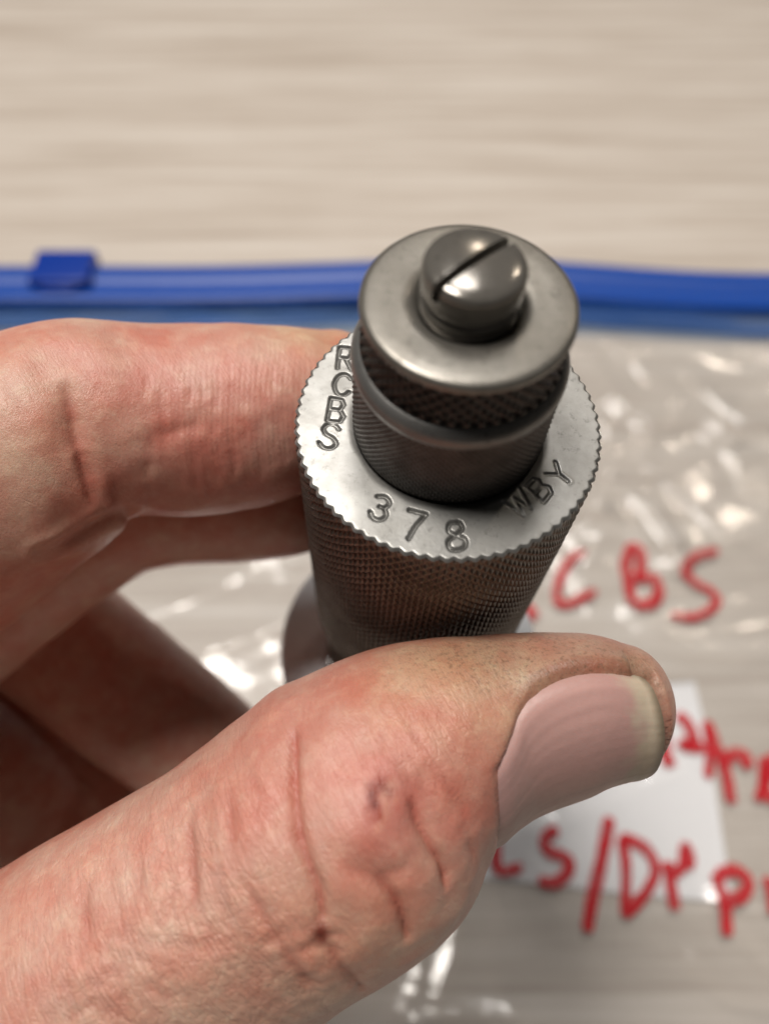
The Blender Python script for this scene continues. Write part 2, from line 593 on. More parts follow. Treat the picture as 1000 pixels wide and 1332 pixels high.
# the paper slip inside the bag
pc = [G(610, 905, 1), G(902, 885, 1), G(957, 1172, 1), G(560, 1140, 1)]
nu, nv = 30, 34
pv = []
for i in range(nu):
    for j in range(nv):
        a, b = i / (nu - 1), j / (nv - 1)
        q = (pc[0] * (1 - b) + pc[1] * b) * (1 - a) + (pc[3] * (1 - b) + pc[2] * b) * a
        rr = 0.0
        q = q + np.array([0.5 * math.sin(a * 5), 0.4 * math.sin(b * 6), 0])
        q[2] = 0.95 + 0.25 * math.sin(a * 3.1 + b * 2) * math.sin(b * 3.1)
        pv.append(q)
pv = np.array(pv)
pf = grid_faces(nu, nv)
low = pv - [0, 0, 0.12]
n0 = len(pv)
rim = [i * nv for i in range(nu)] + [(nu - 1) * nv + j for j in range(1, nv)] + [i * nv + nv - 1 for i in range(nu - 2, -1, -1)] + [j for j in range(nv - 2, 0, -1)]
faces = [tuple(q) for q in pf[:, ::-1]] + [tuple(q + n0) for q in pf] + [(rim[k], rim[(k + 1) % len(rim)], rim[(k + 1) % len(rim)] + n0, rim[k] + n0) for k in range(len(rim))]
pb = np.array([pv[:, 0].mean(), pv[:, 1].mean(), 0.9])
paper = mesh_obj('paper_slip', np.vstack([pv, low]), faces, M_PAPER, None, True, None, pb)
paper['label'] = 'white paper slip inside the bag behind the thumb tip'
paper['category'] = 'paper'


# writing on the film: red marker strokes, photograph positions laid on the film
def stroke(px_pts, w, closed=False):
    pts = [G(x, y, 2.2) for x, y in px_pts]
    line = catmull(pts, max(10, 7 * len(pts)))
    d = np.gradient(line[:, :2], axis=0)
    d /= np.linalg.norm(d, axis=1)[:, None] + 1e-9
    nrm = np.stack([-d[:, 1], d[:, 0]], 1)
    n = len(line)
    ww = w * (1 + 0.12 * vnoise(np.arange(n) * 1.0, np.zeros(n), 5, len(px_pts) + int(px_pts[0][0])))
    tt = np.linspace(0, 1, n)
    ww = ww * np.sqrt(np.clip(np.minimum(tt, 1 - tt) / 0.06 + 0.35, 0, 1))
    rows = []
    for k in (-1, -0.4, 0.4, 1):
        xy = line[:, :2] + nrm * (ww * k)[:, None]
        rows.append(np.column_stack([xy, film_z(xy[:, 0], xy[:, 1]) + 0.14]))
    return np.stack(rows, 1).reshape(-1, 3), grid_faces(n, 4)


def write(name, strokes, w):
    vv, ff, o = [], [], 0
    for i, s in enumerate(strokes):
        v, f = stroke(s, w * (1 + 0.1 * ((i * 7) % 3 - 1)))
        v = v + [0, 0, 0.012 * i]
        vv.append(v)
        ff.append(f + o)
        o += len(v)
    return child(name, np.vstack(vv), np.vstack(ff), M_INK, bag)


write('marker_writing', [
    [(650, 712), (655, 760), (662, 810)],
    [(648, 715), (690, 712), (700, 740), (668, 760)],
    [(662, 762), (682, 785), (697, 803)],
    [(759, 720), (742, 728), (727, 755), (724, 778), (735, 785), (755, 778), (775, 768)],
    [(820, 708), (813, 735), (818, 765), (822, 785)],
    [(818, 708), (832, 720), (832, 745), (828, 752), (848, 752), (856, 768), (848, 784), (824, 788)],
    [(933, 717), (905, 724), (890, 742), (905, 758), (925, 768), (932, 782), (915, 798), (893, 803), (872, 800)],
], 1.2)
write('marker_writing', [
    [(700, 925), (712, 985), (728, 940), (745, 985), (765, 930)],
    [(780, 975), (806, 965), (800, 942), (784, 955), (786, 988), (812, 990)],
    [(838, 1000), (858, 940), (868, 996)],
    [(845, 975), (862, 972)],
    [(868, 985), (874, 997)],
    [(880, 928), (893, 940), (902, 965), (887, 968), (915, 972)],
    [(919, 937), (922, 975), (921, 1012)],
    [(917, 938), (932, 972), (945, 1010), (951, 1045)],
    [(938, 990), (955, 980), (967, 985), (973, 1000)],
    [(985, 1042), (996, 1005), (988, 985)],
    [(990, 1010), (1012, 1000), (1010, 985), (994, 1000), (998, 1035), (1018, 1040)],
], 1.2)
write('marker_writing', [
    [(645, 1092), (648, 1130), (680, 1128)],
    [(726, 1078), (709, 1088), (712, 1105), (738, 1118), (736, 1138), (718, 1148), (700, 1144)],
    [(793, 1062), (782, 1118), (770, 1170), (763, 1212)],
    [(808, 1088), (814, 1130), (812, 1192)],
    [(806, 1088), (838, 1102), (852, 1130), (840, 1160), (812, 1192)],
    [(868, 1120), (872, 1150), (878, 1184)],
    [(870, 1138), (886, 1128), (890, 1100), (897, 1118), (892, 1130)],
    [(928, 1136), (938, 1175), (944, 1218)],
    [(930, 1138), (955, 1132), (972, 1148), (962, 1166), (940, 1172)],
    [(996, 1140), (1002, 1165), (1004, 1190)],
], 1.15)

# ------------------------------------------------------------------ the die
RP = P(583, 549, 55.0)                        # centre of the stamped face
AX = np.array([RP[0], RP[1], 0.0])
Z0 = RP[2]
die = thing('reloading_die', 'knurled steel die with stamped numbers and slotted screw, held upright in the hand', 'reloading die', (AX[0], AX[1], Z0 - 72))
TX, TY = 0.028, -0.06                         # the die leans a little to one side and towards the camera


def on_face(px, py):
    n = np.array([TX, TY, 1.0])               # normal of the leaning face
    rv = ray(px, py)
    q = EYE + rv * (((RP - EYE) @ n) / (rv @ n)) - RP
    return np.array([q[0] - TX * q[2], q[1] - TY * q[2]])


NTEETH = 74


def knurl(theta, s, n, R, depth, lead):
    a = n * theta / (2 * np.pi) + s / lead
    b = n * theta / (2 * np.pi) - s / lead
    ta = np.abs((a % 1.0) - 0.5) * 2
    tb = np.abs((b % 1.0) - 0.5) * 2
    return R - depth * (1 - np.minimum(np.clip(1.25 * ta, 0, 1), np.clip(1.25 * tb, 0, 1)))


def lathe_pos(r, th, s):
    return np.stack([AX[0] + r * np.cos(th), AX[1] + r * np.sin(th), Z0 + s + 0 * th], -1)


# stamped characters, drawn as strokes in a unit box (x right, y up)
GLY = {
    'R': [[(0, 0), (0, 1), (.6, 1), (.75, .78), (.6, .52), (0, .52)], [(.4, .52), (.8, 0)]],
    'C': [[(.85, .82), (.6, 1), (.3, .97), (.05, .7), (.02, .35), (.25, .03), (.6, 0), (.85, .2)]],
    'B': [[(0, 0), (0, 1), (.6, 1), (.75, .8), (.6, .54), (0, .52)], [(.6, .54), (.85, .3), (.7, .03), (0, 0)]],
    'S': [[(.85, .85), (.6, 1), (.25, .97), (.08, .76), (.25, .57), (.65, .45), (.85, .24), (.65, .02), (.25, 0), (0, .16)]],
    '3': [[(.05, .9), (.45, 1), (.78, .82), (.62, .57), (.35, .54)], [(.62, .55), (.85, .3), (.65, .03), (.25, 0), (0, .18)]],
    '7': [[(0, .98), (.85, .98), (.5, .5), (.3, 0)]],
    '8': [[(.42, .54), (.12, .72), (.2, .96), (.45, 1), (.7, .95), (.75, .72), (.42, .54), (.05, .36), (.08, .08), (.42, 0), (.76, .08), (.82, .36), (.42, .54)]],
    'W': [[(0, 1), (.22, 0), (.45, .8), (.68, 0), (.9, 1)]],
    'Y': [[(0, 1), (.42, .5), (.84, 1)], [(.42, .5), (.42, 0)]],
}
STAMPS = [('R', 450, 466, 23, 28, 6, .22), ('C', 445, 500, 24, 27, 8, .2), ('B', 438, 534, 24, 30, 10, .2), ('S', 428, 567, 26, 31, 12, .2),
          ('3', 495, 660, 25, 31, 22, .2), ('7', 539, 683, 27, 37, 14, .24), ('8', 593, 697, 28, 36, -8, .24),
          ('W', 674, 655, 30, 30, -42, .09), ('B', 702, 636, 23, 30, -48, .10), ('Y', 727, 617, 24, 28, -52, .11)]
NT = NTEETH * 11
th = np.linspace(0, 2 * np.pi, NT, endpoint=False)
NR = 56
RI = 6.5
rr = np.linspace(0, 1, NR)
ro = knurl(th, np.zeros(NT), NTEETH, 11.0, 0.22, 1.1)
R_ = RI + (ro[None, :] - RI) * rr[:, None]
T_ = np.broadcast_to(th[None, :], R_.shape)
fx, fy = R_ * np.cos(T_), R_ * np.sin(T_)
pp = np.stack([fx.ravel(), fy.ravel()], 1)
dent = np.zeros(len(pp))
dirt_and_dark = np.zeros(len(pp))
for ch, cx, cy, w, h, rot, dep in STAMPS:
    a = math.radians(rot)
    for s in GLY[ch]:
        line = []
        for gx_, gy_ in s:
            ux, uy = (gx_ - 0.42) * w, -(gy_ - 0.5) * h
            line.append(on_face(cx + ux * math.cos(a) - uy * math.sin(a), cy + ux * math.sin(a) + uy * math.cos(a)))
        line = np.array(line)
        if ch in 'CS38':
            line = catmull(line, 5 * len(line))
        d = seg_dist(pp, line)
        g = 0.135
        dent = np.minimum(dent, -dep * np.clip(1.15 - (d / g) ** 2 * 0.8, 0, 1))
        dent += 0.02 * np.exp(-((d - 0.27) / 0.1) ** 2)
        fade_ = 0.3 if cx > 640 else 0.7
        dirt_and_dark = np.maximum(dirt_and_dark, fade_ * (0.8 + 0.35 * vnoise(pp[:, 0], pp[:, 1], 0.5, 33)) * np.exp(-(d / 0.12) ** 4))
wob = 0.03 * vnoise(pp[:, 0], pp[:, 1], 3.4, 31) + 0.0015 * vnoise(pp[:, 0], pp[:, 1], 0.35, 32)
edge_z = -0.22 * smoothstep(0.955, 1.0, np.repeat(rr, NT)) - 0.25 * smoothstep(0.06, 0.0, np.repeat(rr, NT))
# uneven darker ring on the face next to the stem
dirt_and_dark = np.maximum(dirt_and_dark, 0.8 * smoothstep(7.45, 6.95, R_.ravel() + 0.12 * vnoise(pp[:, 0], pp[:, 1], 1.2, 35)))
wear = vnoise(pp[:, 0], pp[:, 1], 3.0, 41)
dirt_and_dark = np.maximum(dirt_and_dark, 0.16 * smoothstep(0.1, 0.8, wear))
fz = dent + wob + edge_z
fv = np.column_stack([AX[0] + pp[:, 0], AX[1] + pp[:, 1], Z0 + fz])
face = child('stamped_face', fv, grid_faces(NR, NT, True, True)[:, ::-1].copy(), M_FACE, die, True, np.repeat(dirt_and_dark[:, None], 3, 1))

# knurled body below the face
rows = np.concatenate([[-0.22], np.linspace(-0.3, -32, 236)])
S_ = rows[:, None] + 0 * th[None, :]
TT = th[None, :] + 0 * S_
KR = knurl(TT, S_, NTEETH, 11.0, 0.22 + 0.14 * smoothstep(0.2, 1.5, -S_), 1.1)
KR[-6:] = KR[-6:] * np.linspace(1, 0.93, 6)[:, None]
kv = lathe_pos(KR, TT, S_).reshape(-1, 3)
body = child('knurled_body', kv, grid_faces(len(rows), NT, True, True), M_KNURL, die)


def lathe(name, prof, mat, n=128, kn=None, root=die):
    """prof: list of (r, s); kn: optional function(theta, s, r) -> r"""
    pr = np.array(prof, float)
    t = np.linspace(0, 2 * np.pi, n, endpoint=False)
    R2 = pr[:, 0][:, None] + 0 * t[None, :]
    S2 = pr[:, 1][:, None] + 0 * t[None, :]
    T2 = t[None, :] + 0 * R2
    if kn is not None:
        R2 = kn(T2, S2, R2)
    v = np.stack([AX[0] + R2 * np.cos(T2), AX[1] + R2 * np.sin(T2), Z0 + S2], -1).reshape(-1, 3)
    return child(name, v, grid_faces(len(pr), n, True), mat, root)


# threaded lower body and lock ring
tp = [(10.2, -31.6)] + [(10.2 - 0.55 * abs(((k * 0.25) % 1) - 0.5) * 2, -32 - k * 0.4) for k in range(98)] + [(9.4, -71.5), (8.6, -72), (4.0, -72), (4.0, -66)]
lathe('threaded_body', tp[::-1], M_KNURL, 96)
lathe('lock_ring', [(10.35, -55.4), (15.8, -55.4), (16.4, -54.8), (16.4, -49.6), (15.9, -49.0), (10.35, -49.0)], M_ALU, 160)


# seating stem: finely knurled sleeve, bright collar, knurled lock nut, slotted screw
def fine_kn(t, s, r):
    m = (s > 0.4) & (s < 6.8)
    k = knurl(t, s, 96, 0.0, 0.10, 0.55)
    return r + np.where(m, k, 0)


sl = [(6.7, -0.6), (6.7, 0.2), (6.85, 0.45)] + [(6.85, z) for z in np.linspace(0.5, 6.7, 60)] + [(6.85, 6.85)]
lathe('stem_sleeve', sl, M_SLEEVE, 768, fine_kn)
lathe('collar', [(6.85, 6.8), (6.9, 7.0), (6.9, 7.55), (6.75, 7.85), (6.45, 8.15), (6.1, 8.3), (5.4, 8.3)], M_COLLAR, 160)


def nut_kn(t, s, r):
    m = (s > 8.45) & (s < 11.5)
    k = knurl(t, s, 44, 0.0, 0.34, 0.95)
    return r + np.where(m, k, 0)


nt = [(5.6, 8.2), (6.1, 8.2), (6.35, 8.4)] + [(6.35, z) for z in np.linspace(8.5, 11.45, 36)] + [(6.38, 11.6)]
nut = lathe('lock_nut', nt, M_SLEEVE, 720, nut_kn)
lathe('nut_face', [(6.38, 11.58), (6.42, 11.75), (6.38, 11.95), (6.25, 12.1), (6.1, 12.17), (5.9, 12.2), (5.0, 12.16), (4.0, 12.12), (3.4, 12.1), (3.2, 11.9), (2.9, 11.5)], M_CAP, 160, None, nut)
# screw with a slot cut right across
sp = [(2.75, 11.3)] + [(2.95 - 0.2 * (0.5 + 0.5 * math.cos(k * 2 * math.pi / 8)), 11.4 + k * 0.095) for k in range(22)] + \
     [(2.95, 13.7), (2.95, 14.5), (2.93, 14.66), (2.87, 14.80), (2.77, 14.91), (2.64, 14.98), (2.4, 15.06), (2.0, 15.13), (1.6, 15.18), (1.1, 15.23), (0.6, 15.26), (0.0001, 15.27)]
screw = lathe('adjusting_screw', sp, M_SCREW, 192)
screw_bm = bmesh.new()
screw_bm.from_mesh(screw.data)
bmesh.ops.remove_doubles(screw_bm, verts=screw_bm.verts, dist=0.002 * U)
bot = [e for e in screw_bm.edges if e.is_boundary]
bmesh.ops.contextual_create(screw_bm, geom=bot)
bmesh.ops.recalc_face_normals(screw_bm, faces=screw_bm.faces)
screw_bm.to_mesh(screw.data)
screw_bm.free()
pa, pb_ = G(572, 366, Z0 + 15), G(668, 306, Z0 + 15)
ang = math.atan2(pb_[1] - pa[1], pb_[0] - pa[0])
cx_, cy_ = (pa + pb_)[:2] / 2
v, f = rounded_box(-9, 9, -0.29, 0.29, 13.8, 17, 0.03)
ca, sa = math.cos(ang), math.sin(ang)
v = np.stack([AX[0] + v[:, 0] * ca - v[:, 1] * sa, AX[1] + v[:, 0] * sa + v[:, 1] * ca, Z0 + v[:, 2]], 1)
cut = child('cutter', v, f, M_SCREW, die, False)
bo = screw.modifiers.new('slot', 'BOOLEAN')
bo.operation = 'DIFFERENCE'
bo.solver = 'EXACT'
bo.object = cut
dg = bpy.context.evaluated_depsgraph_get()
sm = bpy.data.meshes.new_from_object(screw.evaluated_get(dg))
screw.modifiers.clear()
screw.data = sm
bpy.data.objects.remove(cut)
sm.materials.clear()
sm.materials.append(M_SCREW)
sm.polygons.foreach_set('use_smooth', [True] * len(sm.polygons))
sm.set_sharp_from_angle(angle=math.radians(35))

die.rotation_euler = (-TY, TX, 0)
bpy.context.view_layer.update()
die.location = Vector(np.array([AX[0] - 72 * TX * 1.0, AX[1] - 72 * TY, Z0 - 72 * math.cos(math.hypot(TX, TY))]) * U)

# ------------------------------------------------------------------ the hand
NAILN = -(0.75 * UPV + 0.66 * FWD)
LAT = 0.66 * UPV - 0.75 * FWD


class Chain:
    """a limb laid out as stations (px, py, depth, lateral radius, thickness radius), swept with a smooth frame"""

    def __init__(self, st, nrm, cap=(1.0, 1.0), sq=2.0):
        st = np.array(st, float)
        c = np.array([P(*s[:3]) for s in st])
        data = np.column_stack([c, st[:, 3:5]])
        self.m = len(st)
        self.n = (self.m - 1) * 14 + 1
        d = catmull(data, self.n)
        self.c, self.a, self.b = d[:, :3], d[:, 3], d[:, 4]
        self.t = np.linspace(0, self.m - 1, self.n)
        tan = np.gradient(self.c, axis=0)
        tan /= np.linalg.norm(tan, axis=1)[:, None]
        self.tan = tan
        nn = nrm - tan * (tan @ nrm)[:, None]
        self.nv = nn / np.linalg.norm(nn, axis=1)[:, None]
        self.lv = np.cross(tan, self.nv)
        self.lv *= np.sign(self.lv @ LAT)[:, None]
        self.cap, self.sq = cap, sq

    def at(self, t, phi):
        """surface point; phi is measured from the nail direction towards LAT"""
        k = [np.interp(t, self.t, self.c[:, i]) for i in range(3)]
        c = np.stack(k, -1)
        a = np.interp(t, self.t, self.a)
        b = np.interp(t, self.t, self.b)
        nv = np.stack([np.interp(t, self.t, self.nv[:, i]) for i in range(3)], -1)
        lv = np.stack([np.interp(t, self.t, self.lv[:, i]) for i in range(3)], -1)
        return c + nv * (b * np.cos(phi))[..., None] + lv * (a * np.sin(phi))[..., None]

    def mesh(self, nphi=40):
        ph = np.linspace(0, 2 * np.pi, nphi, endpoint=False)
        rows = []

        def ring(c, a, b, i):
            cs, sn = np.cos(ph), np.sin(ph)
            e = 2.0 / self.sq
            cs, sn = np.sign(cs) * np.abs(cs) ** e, np.sign(sn) * np.abs(sn) ** e
            return c + np.outer(cs * b, self.nv[i]) + np.outer(sn * a, self.lv[i])
        for q in np.linspace(1, 0.12, 7):
            if q > 0.99:
                continue
        caps = np.linspace(np.pi / 2, 0.0, 9)[:-1]
        for q in caps:      # start cap
            L = self.cap[0] * min(self.a[0], self.b[0])
            k = max(math.cos(q), 0.03)
            rows.append(ring(self.c[0] - self.tan[0] * L * math.sin(q), self.a[0] * k, self.b[0] * k, 0))
        for i in range(self.n):
            rows.append(ring(self.c[i], self.a[i], self.b[i], i))
        for q in caps[::-1]:
            L = self.cap[1] * min(self.a[-1], self.b[-1])
            k = max(math.cos(q), 0.03)
            rows.append(ring(self.c[-1] + self.tan[-1] * L * math.sin(q), self.a[-1] * k, self.b[-1] * k, -1))
        v = np.vstack(rows)
        f = [tuple(x) for x in grid_faces(len(rows), nphi, True)]
        f.append(tuple(range(nphi))[::-1])
        f.append(tuple(range((len(rows) - 1) * nphi, len(rows) * nphi)))
        return v, f


thumb = Chain([
    (-170, 1470, 64, 15.0, 14.0), (40, 1345, 60, 12.5, 12.0), (195, 1243, 58, 11.2, 11.0), (329, 1150, 57, 10.3, 10.2),
    (410, 1092, 56.5, 10.2, 10.4), (470, 1048, 57, 10.3, 10.5), (551, 987, 58.2, 9.7, 8.7), (648, 949, 59.5, 8.7, 6.7),
    (748, 929, 59.5, 7.5, 5.7), (810, 926, 59.5, 6.1, 4.75)], NAILN, (1, 0.75), 2.1)
index = Chain([
    (-420, 990, 76, 11, 11), (-210, 815, 70, 9.5, 9.5), (-60, 685, 66, 9.4, 9.4), (30, 598, 65, 9.9, 9.9), (110, 556, 66, 9.3, 9.2), (170, 547, 67, 8.4, 8.4),
    (250, 548, 68.5, 8.5, 8.5), (330, 541, 69.5, 8.2, 8.2), (395, 527, 70.5, 7.3, 7.3), (440, 515, 71.5, 6.2, 6.2)], np.array([0, -1.0, 0.3]), (1, 0.8))
middle = Chain([
    (-420, 1060, 92, 10, 10), (-230, 930, 87, 9.3, 9.3), (-60, 795, 83, 9, 9), (60, 700, 81, 8.8, 8.8), (150, 655, 81, 8.2, 8.2), (225, 646, 82, 7.5, 7.5),
    (300, 641, 83, 7.7, 7.7), (370, 640, 84, 7.2, 7.2), (425, 636, 86, 6.2, 6.2)], np.array([0, -1.0, 0.3]), (1, 0.8))
ring_f = Chain([
    (-380, 900, 95, 10, 10), (-160, 760, 95, 9.5, 9.5), (0, 775, 96, 9.4, 9.4), (90, 840, 97, 8.9, 8.9), (170, 905, 98, 8.8, 8.8), (260, 975, 99, 8.3, 8.3),
    (340, 1040, 100, 7.4, 7.4)], np.array([0, -1.0, 0.3]), (1, 0.9))
little = Chain([
    (-420, 1000, 106, 9.5, 9.5), (-120, 900, 106, 8.6, 8.6), (20, 935, 106, 8.2, 8.2), (110, 1010, 107, 7.6, 7.6), (200, 1090, 108, 7, 7)], np.array([0, -1.0, 0.3]), (1, 0.9))
palm = Chain([
    (-560, 1240, 84, 26, 26), (-360, 1130, 88, 24, 24), (-200, 1060, 94, 19, 19), (-60, 1040, 100, 15, 15), (60, 1080, 104, 11, 11)], np.array([0, -1.0, 0.3]), (1, 1))
web = Chain([
    (-330, 820, 74, 13, 13), (-262, 980, 73, 15, 15), (-235, 1180, 71, 15, 15), (-235, 1380, 67, 15, 15)], np.array([0, -1.0, 0.3]), (1, 1))

vs, fs, o = [], [], 0
for c in (thumb, index, middle, ring_f, little, palm, web):
    v, f = c.mesh()
    vs.append(v)
    fs += [tuple(i + o for i in q) for q in f]
    o += len(v)
tm = bpy.data.meshes.new('hand_rough')
tm.from_pydata([tuple(q) for q in np.vstack(vs)], [], fs)
bm = bmesh.new()
bm.from_mesh(tm)
bmesh.ops.recalc_face_normals(bm, faces=bm.faces)
bm.to_mesh(tm)
bm.free()
to = bpy.data.objects.new('hand_rough', tm)
COL.objects.link(to)
rm = to.modifiers.new('r', 'REMESH')
rm.mode = 'VOXEL'
rm.voxel_size = 0.25
smo = to.modifiers.new('s', 'SMOOTH')
smo.factor = 0.5
smo.iterations = 20
dg = bpy.context.evaluated_depsgraph_get()
ev = to.evaluated_get(dg)
em = ev.to_mesh()
hv = np.empty(len(em.vertices) * 3, np.float32)
em.vertices.foreach_get('co', hv)
hv = hv.reshape(-1, 3).astype(float)
ls = np.empty(len(em.polygons), np.int32)
em.polygons.foreach_get('loop_total', ls)
li = np.empty(len(em.loops), np.int32)
em.loops.foreach_get('vertex_index', li)
assert (ls == 4).all()
hf = li.reshape(-1, 4)
ev.to_mesh_clear()
bpy.data.objects.remove(to)


def normals(v, f):
    n = np.cross(v[f[:, 2]] - v[f[:, 0]], v[f[:, 3]] - v[f[:, 1]])
    out = np.zeros_like(v)
    for k in range(4):
        np.add.at(out, f[:, k], n)
    return out / (np.linalg.norm(out, axis=1)[:, None] + 1e-12)


hn = normals(hv, hf)
bvh = BVHTree.FromPolygons([Vector(q) for q in hv], [tuple(map(int, q)) for q in hf])


def hit(px, py):
    loc, *_ = bvh.ray_cast(Vector(EYE), Vector(ray(px, py)))
    return None if loc is None else np.array(loc)


def on_skin(pts, n=None):
    q = catmull(np.array(pts, float), n or 6 * len(pts))
    h = [hit(*p) for p in q]
    return np.array([p for p in h if p is not None])


# colour: pink skin, yellower and redder patches
colr = np.tile(np.array([0.55, 0.315, 0.245]), (len(hv), 1))


def tint(px, py, rad, c, k):
    global colr
    p = hit(px, py)
    if p is None:
        return
    w = k * np.exp(-(np.linalg.norm(hv - p, axis=1) / rad) ** 2)
    colr = colr * (1 - w[:, None]) + np.array(c) * w[:, None]


YEL, RED, PAL, DRT = (0.58, 0.39, 0.24), (0.52, 0.19, 0.15), (0.70, 0.45, 0.37), (0.29, 0.195, 0.125)
for a in [(590, 870, 5.5, YEL, .9), (520, 890, 4, YEL, .5), (700, 850, 5, DRT, .45), (800, 850, 4, DRT, .5), (640, 860, 3, DRT, .25),
          (420, 900, 5, RED, .5), (560, 960, 4, RED, .45), (490, 1060, 3.5, RED, .5), (450, 1010, 3, PAL, .6), (600, 1060, 5, RED, .35),
          (240, 1110, 5, PAL, .5), (150, 1150, 5, PAL, .5), (60, 1180, 5, PAL, .4), (300, 1290, 10, YEL, .15), (480, 1230, 5, YEL, .25), (340, 1000, 6, RED, .3),
          (400, 430, 5, YEL, .75), (300, 470, 6, PAL, .5), (230, 470, 7, RED, .3), (60, 470, 8, PAL, .4), (130, 560, 5, RED, .45), (350, 560, 6, RED, .35), (200, 560, 6, RED, .2),
          (20, 560, 8, YEL, .25), (280, 600, 5, RED, .3)]:
    tint(*a)

disp = np.zeros(len(hv))


def crease(pts, depth, w, bulge=0.35, red=0.35, dark=0.0):
    global disp, colr
    l = on_skin(pts)
    if len(l) < 2:
        return
    m = np.where((hv > l.min(0) - 5 * w).all(1) & (hv < l.max(0) + 5 * w).all(1))[0]
    p = hv[m]
    d = seg_dist(p, l)
    ends = np.minimum(np.linalg.norm(p - l[0], axis=1), np.linalg.norm(p - l[-1], axis=1))
    fade = smoothstep(0, 2.2 * w + 0.8, ends + 0.25)
    disp[m] += fade * (-depth * np.exp(-(d / w) ** 1.4) + bulge * depth * np.exp(-((d - 2.4 * w) / (1.3 * w)) ** 2))
    k = (np.exp(-(d / (0.9 * w)) ** 2) * fade)[:, None]
    colr[m] = colr[m] * (1 - k * red) + np.array([0.40, 0.12, 0.085]) * k * red
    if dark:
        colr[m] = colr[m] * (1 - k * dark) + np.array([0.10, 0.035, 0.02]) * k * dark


# thumb: joint creases
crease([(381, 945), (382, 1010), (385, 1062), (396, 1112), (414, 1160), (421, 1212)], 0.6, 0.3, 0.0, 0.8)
crease([(381, 945), (382, 1010), (385, 1062), (396, 1112), (414, 1160), (421, 1212)], 0.2, 1.0, 0.8, 0.0)
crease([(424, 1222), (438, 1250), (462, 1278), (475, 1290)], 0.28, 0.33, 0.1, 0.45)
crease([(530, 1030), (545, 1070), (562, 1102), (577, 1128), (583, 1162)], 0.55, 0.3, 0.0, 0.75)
crease([(530, 1030), (545, 1070), (562, 1102), (577, 1128), (583, 1162)], 0.16, 0.9, 0.8, 0.0)
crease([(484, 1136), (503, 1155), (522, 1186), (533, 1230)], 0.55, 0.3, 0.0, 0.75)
crease([(484, 1136), (503, 1155), (522, 1186), (533, 1230)], 0.15, 0.85, 0.8, 0.0)
crease([(445, 1112), (470, 1134), (505, 1136), (545, 1118)], 0.16, 0.5, 0.4, 0.25)
crease([(322, 1150), (349, 1203), (385, 1255), (402, 1290)], 0.2, 0.36, 0.15, 0.35)
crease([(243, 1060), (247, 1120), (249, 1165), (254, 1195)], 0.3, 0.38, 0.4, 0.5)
crease([(243, 1060), (247, 1120), (249, 1165), (254, 1195)], 0.25, 1.2, 0.7, 0.0)
crease([(296, 1035), (303, 1075), (307, 1115)], 0.2, 0.36, 0.3, 0.4)
crease([(107, 1150), (110, 1190), (114, 1240)], 0.26, 0.45, 0.4, 0.4)
crease([(180, 1110), (184, 1150), (186, 1180)], 0.14, 0.4, 0.3, 0.3)
crease([(600, 1080), (612, 1110), (612, 1130)], 0.15, 0.35, 0.3, 0.25)
crease([(505, 1005), (530, 1022), (560, 1040)], 0.12, 0.32, 0.3, 0.2)
crease([(560, 1005), (585, 1030), (610, 1070)], 0.16, 0.36, 0.3, 0.25)
for k in range(70):     # small cross-wrinkles on the back of the thumb
    x = random.uniform(60, 420)
    y = random.uniform(1210, 1335)
    l = random.uniform(20, 60)
    a = random.choice([random.gauss(0.3, 0.2), random.gauss(-0.6, 0.2)])
    crease([(x, y), (x + l * 0.5 * math.cos(a), y + l * 0.5 * math.sin(a) + random.uniform(-4, 4)), (x + l * math.cos(a), y + l * math.sin(a))], random.uniform(0.03, 0.065), 0.24, 0.4, 0.12)
for k in range(40):
    x = random.uniform(60, 560)
    y = 1220 - 0.62 * (x - 60) + random.uniform(-60, 90)
    l = random.uniform(20, 60)
    a = random.gauss(1.4, 0.3)
    crease([(x, y), (x + l * 0.5 * math.cos(a) + 3, y + l * 0.5 * math.sin(a)), (x + l * math.cos(a), y + l * math.sin(a))], random.uniform(0.03, 0.07), 0.26, 0.4, 0.12)
# index: the flexion crease and the skin fold under it
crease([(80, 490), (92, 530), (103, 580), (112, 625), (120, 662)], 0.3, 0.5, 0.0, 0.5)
crease([(80, 490), (92, 530), (103, 580), (112, 625), (120, 662)], 0.4, 1.5, 0.7, 0.0)
crease([(112, 600), (122, 630), (128, 655)], 0.2, 0.36, 0.4, 0.3)
crease([(60, 715), (90, 700), (125, 680), (160, 664)], 0.35, 0.5, 0.5, 0.3)
crease([(0, 470), (20, 520), (36, 560)], 0.12, 0.6, 0.4, 0.2)
crease([(190, 575), (230, 560), (270, 548)], 0.12, 0.5, 0.4, 0.1)
for k in range(46):
    x = random.uniform(180, 380)
    y = random.uniform(440, 610)
    l = random.uniform(25, 60)
    crease([(x, y), (x + 4, y + l * 0.5), (x + random.uniform(-4, 8), y + l)], random.uniform(0.025, 0.05), 0.22, 0.4, 0.1)
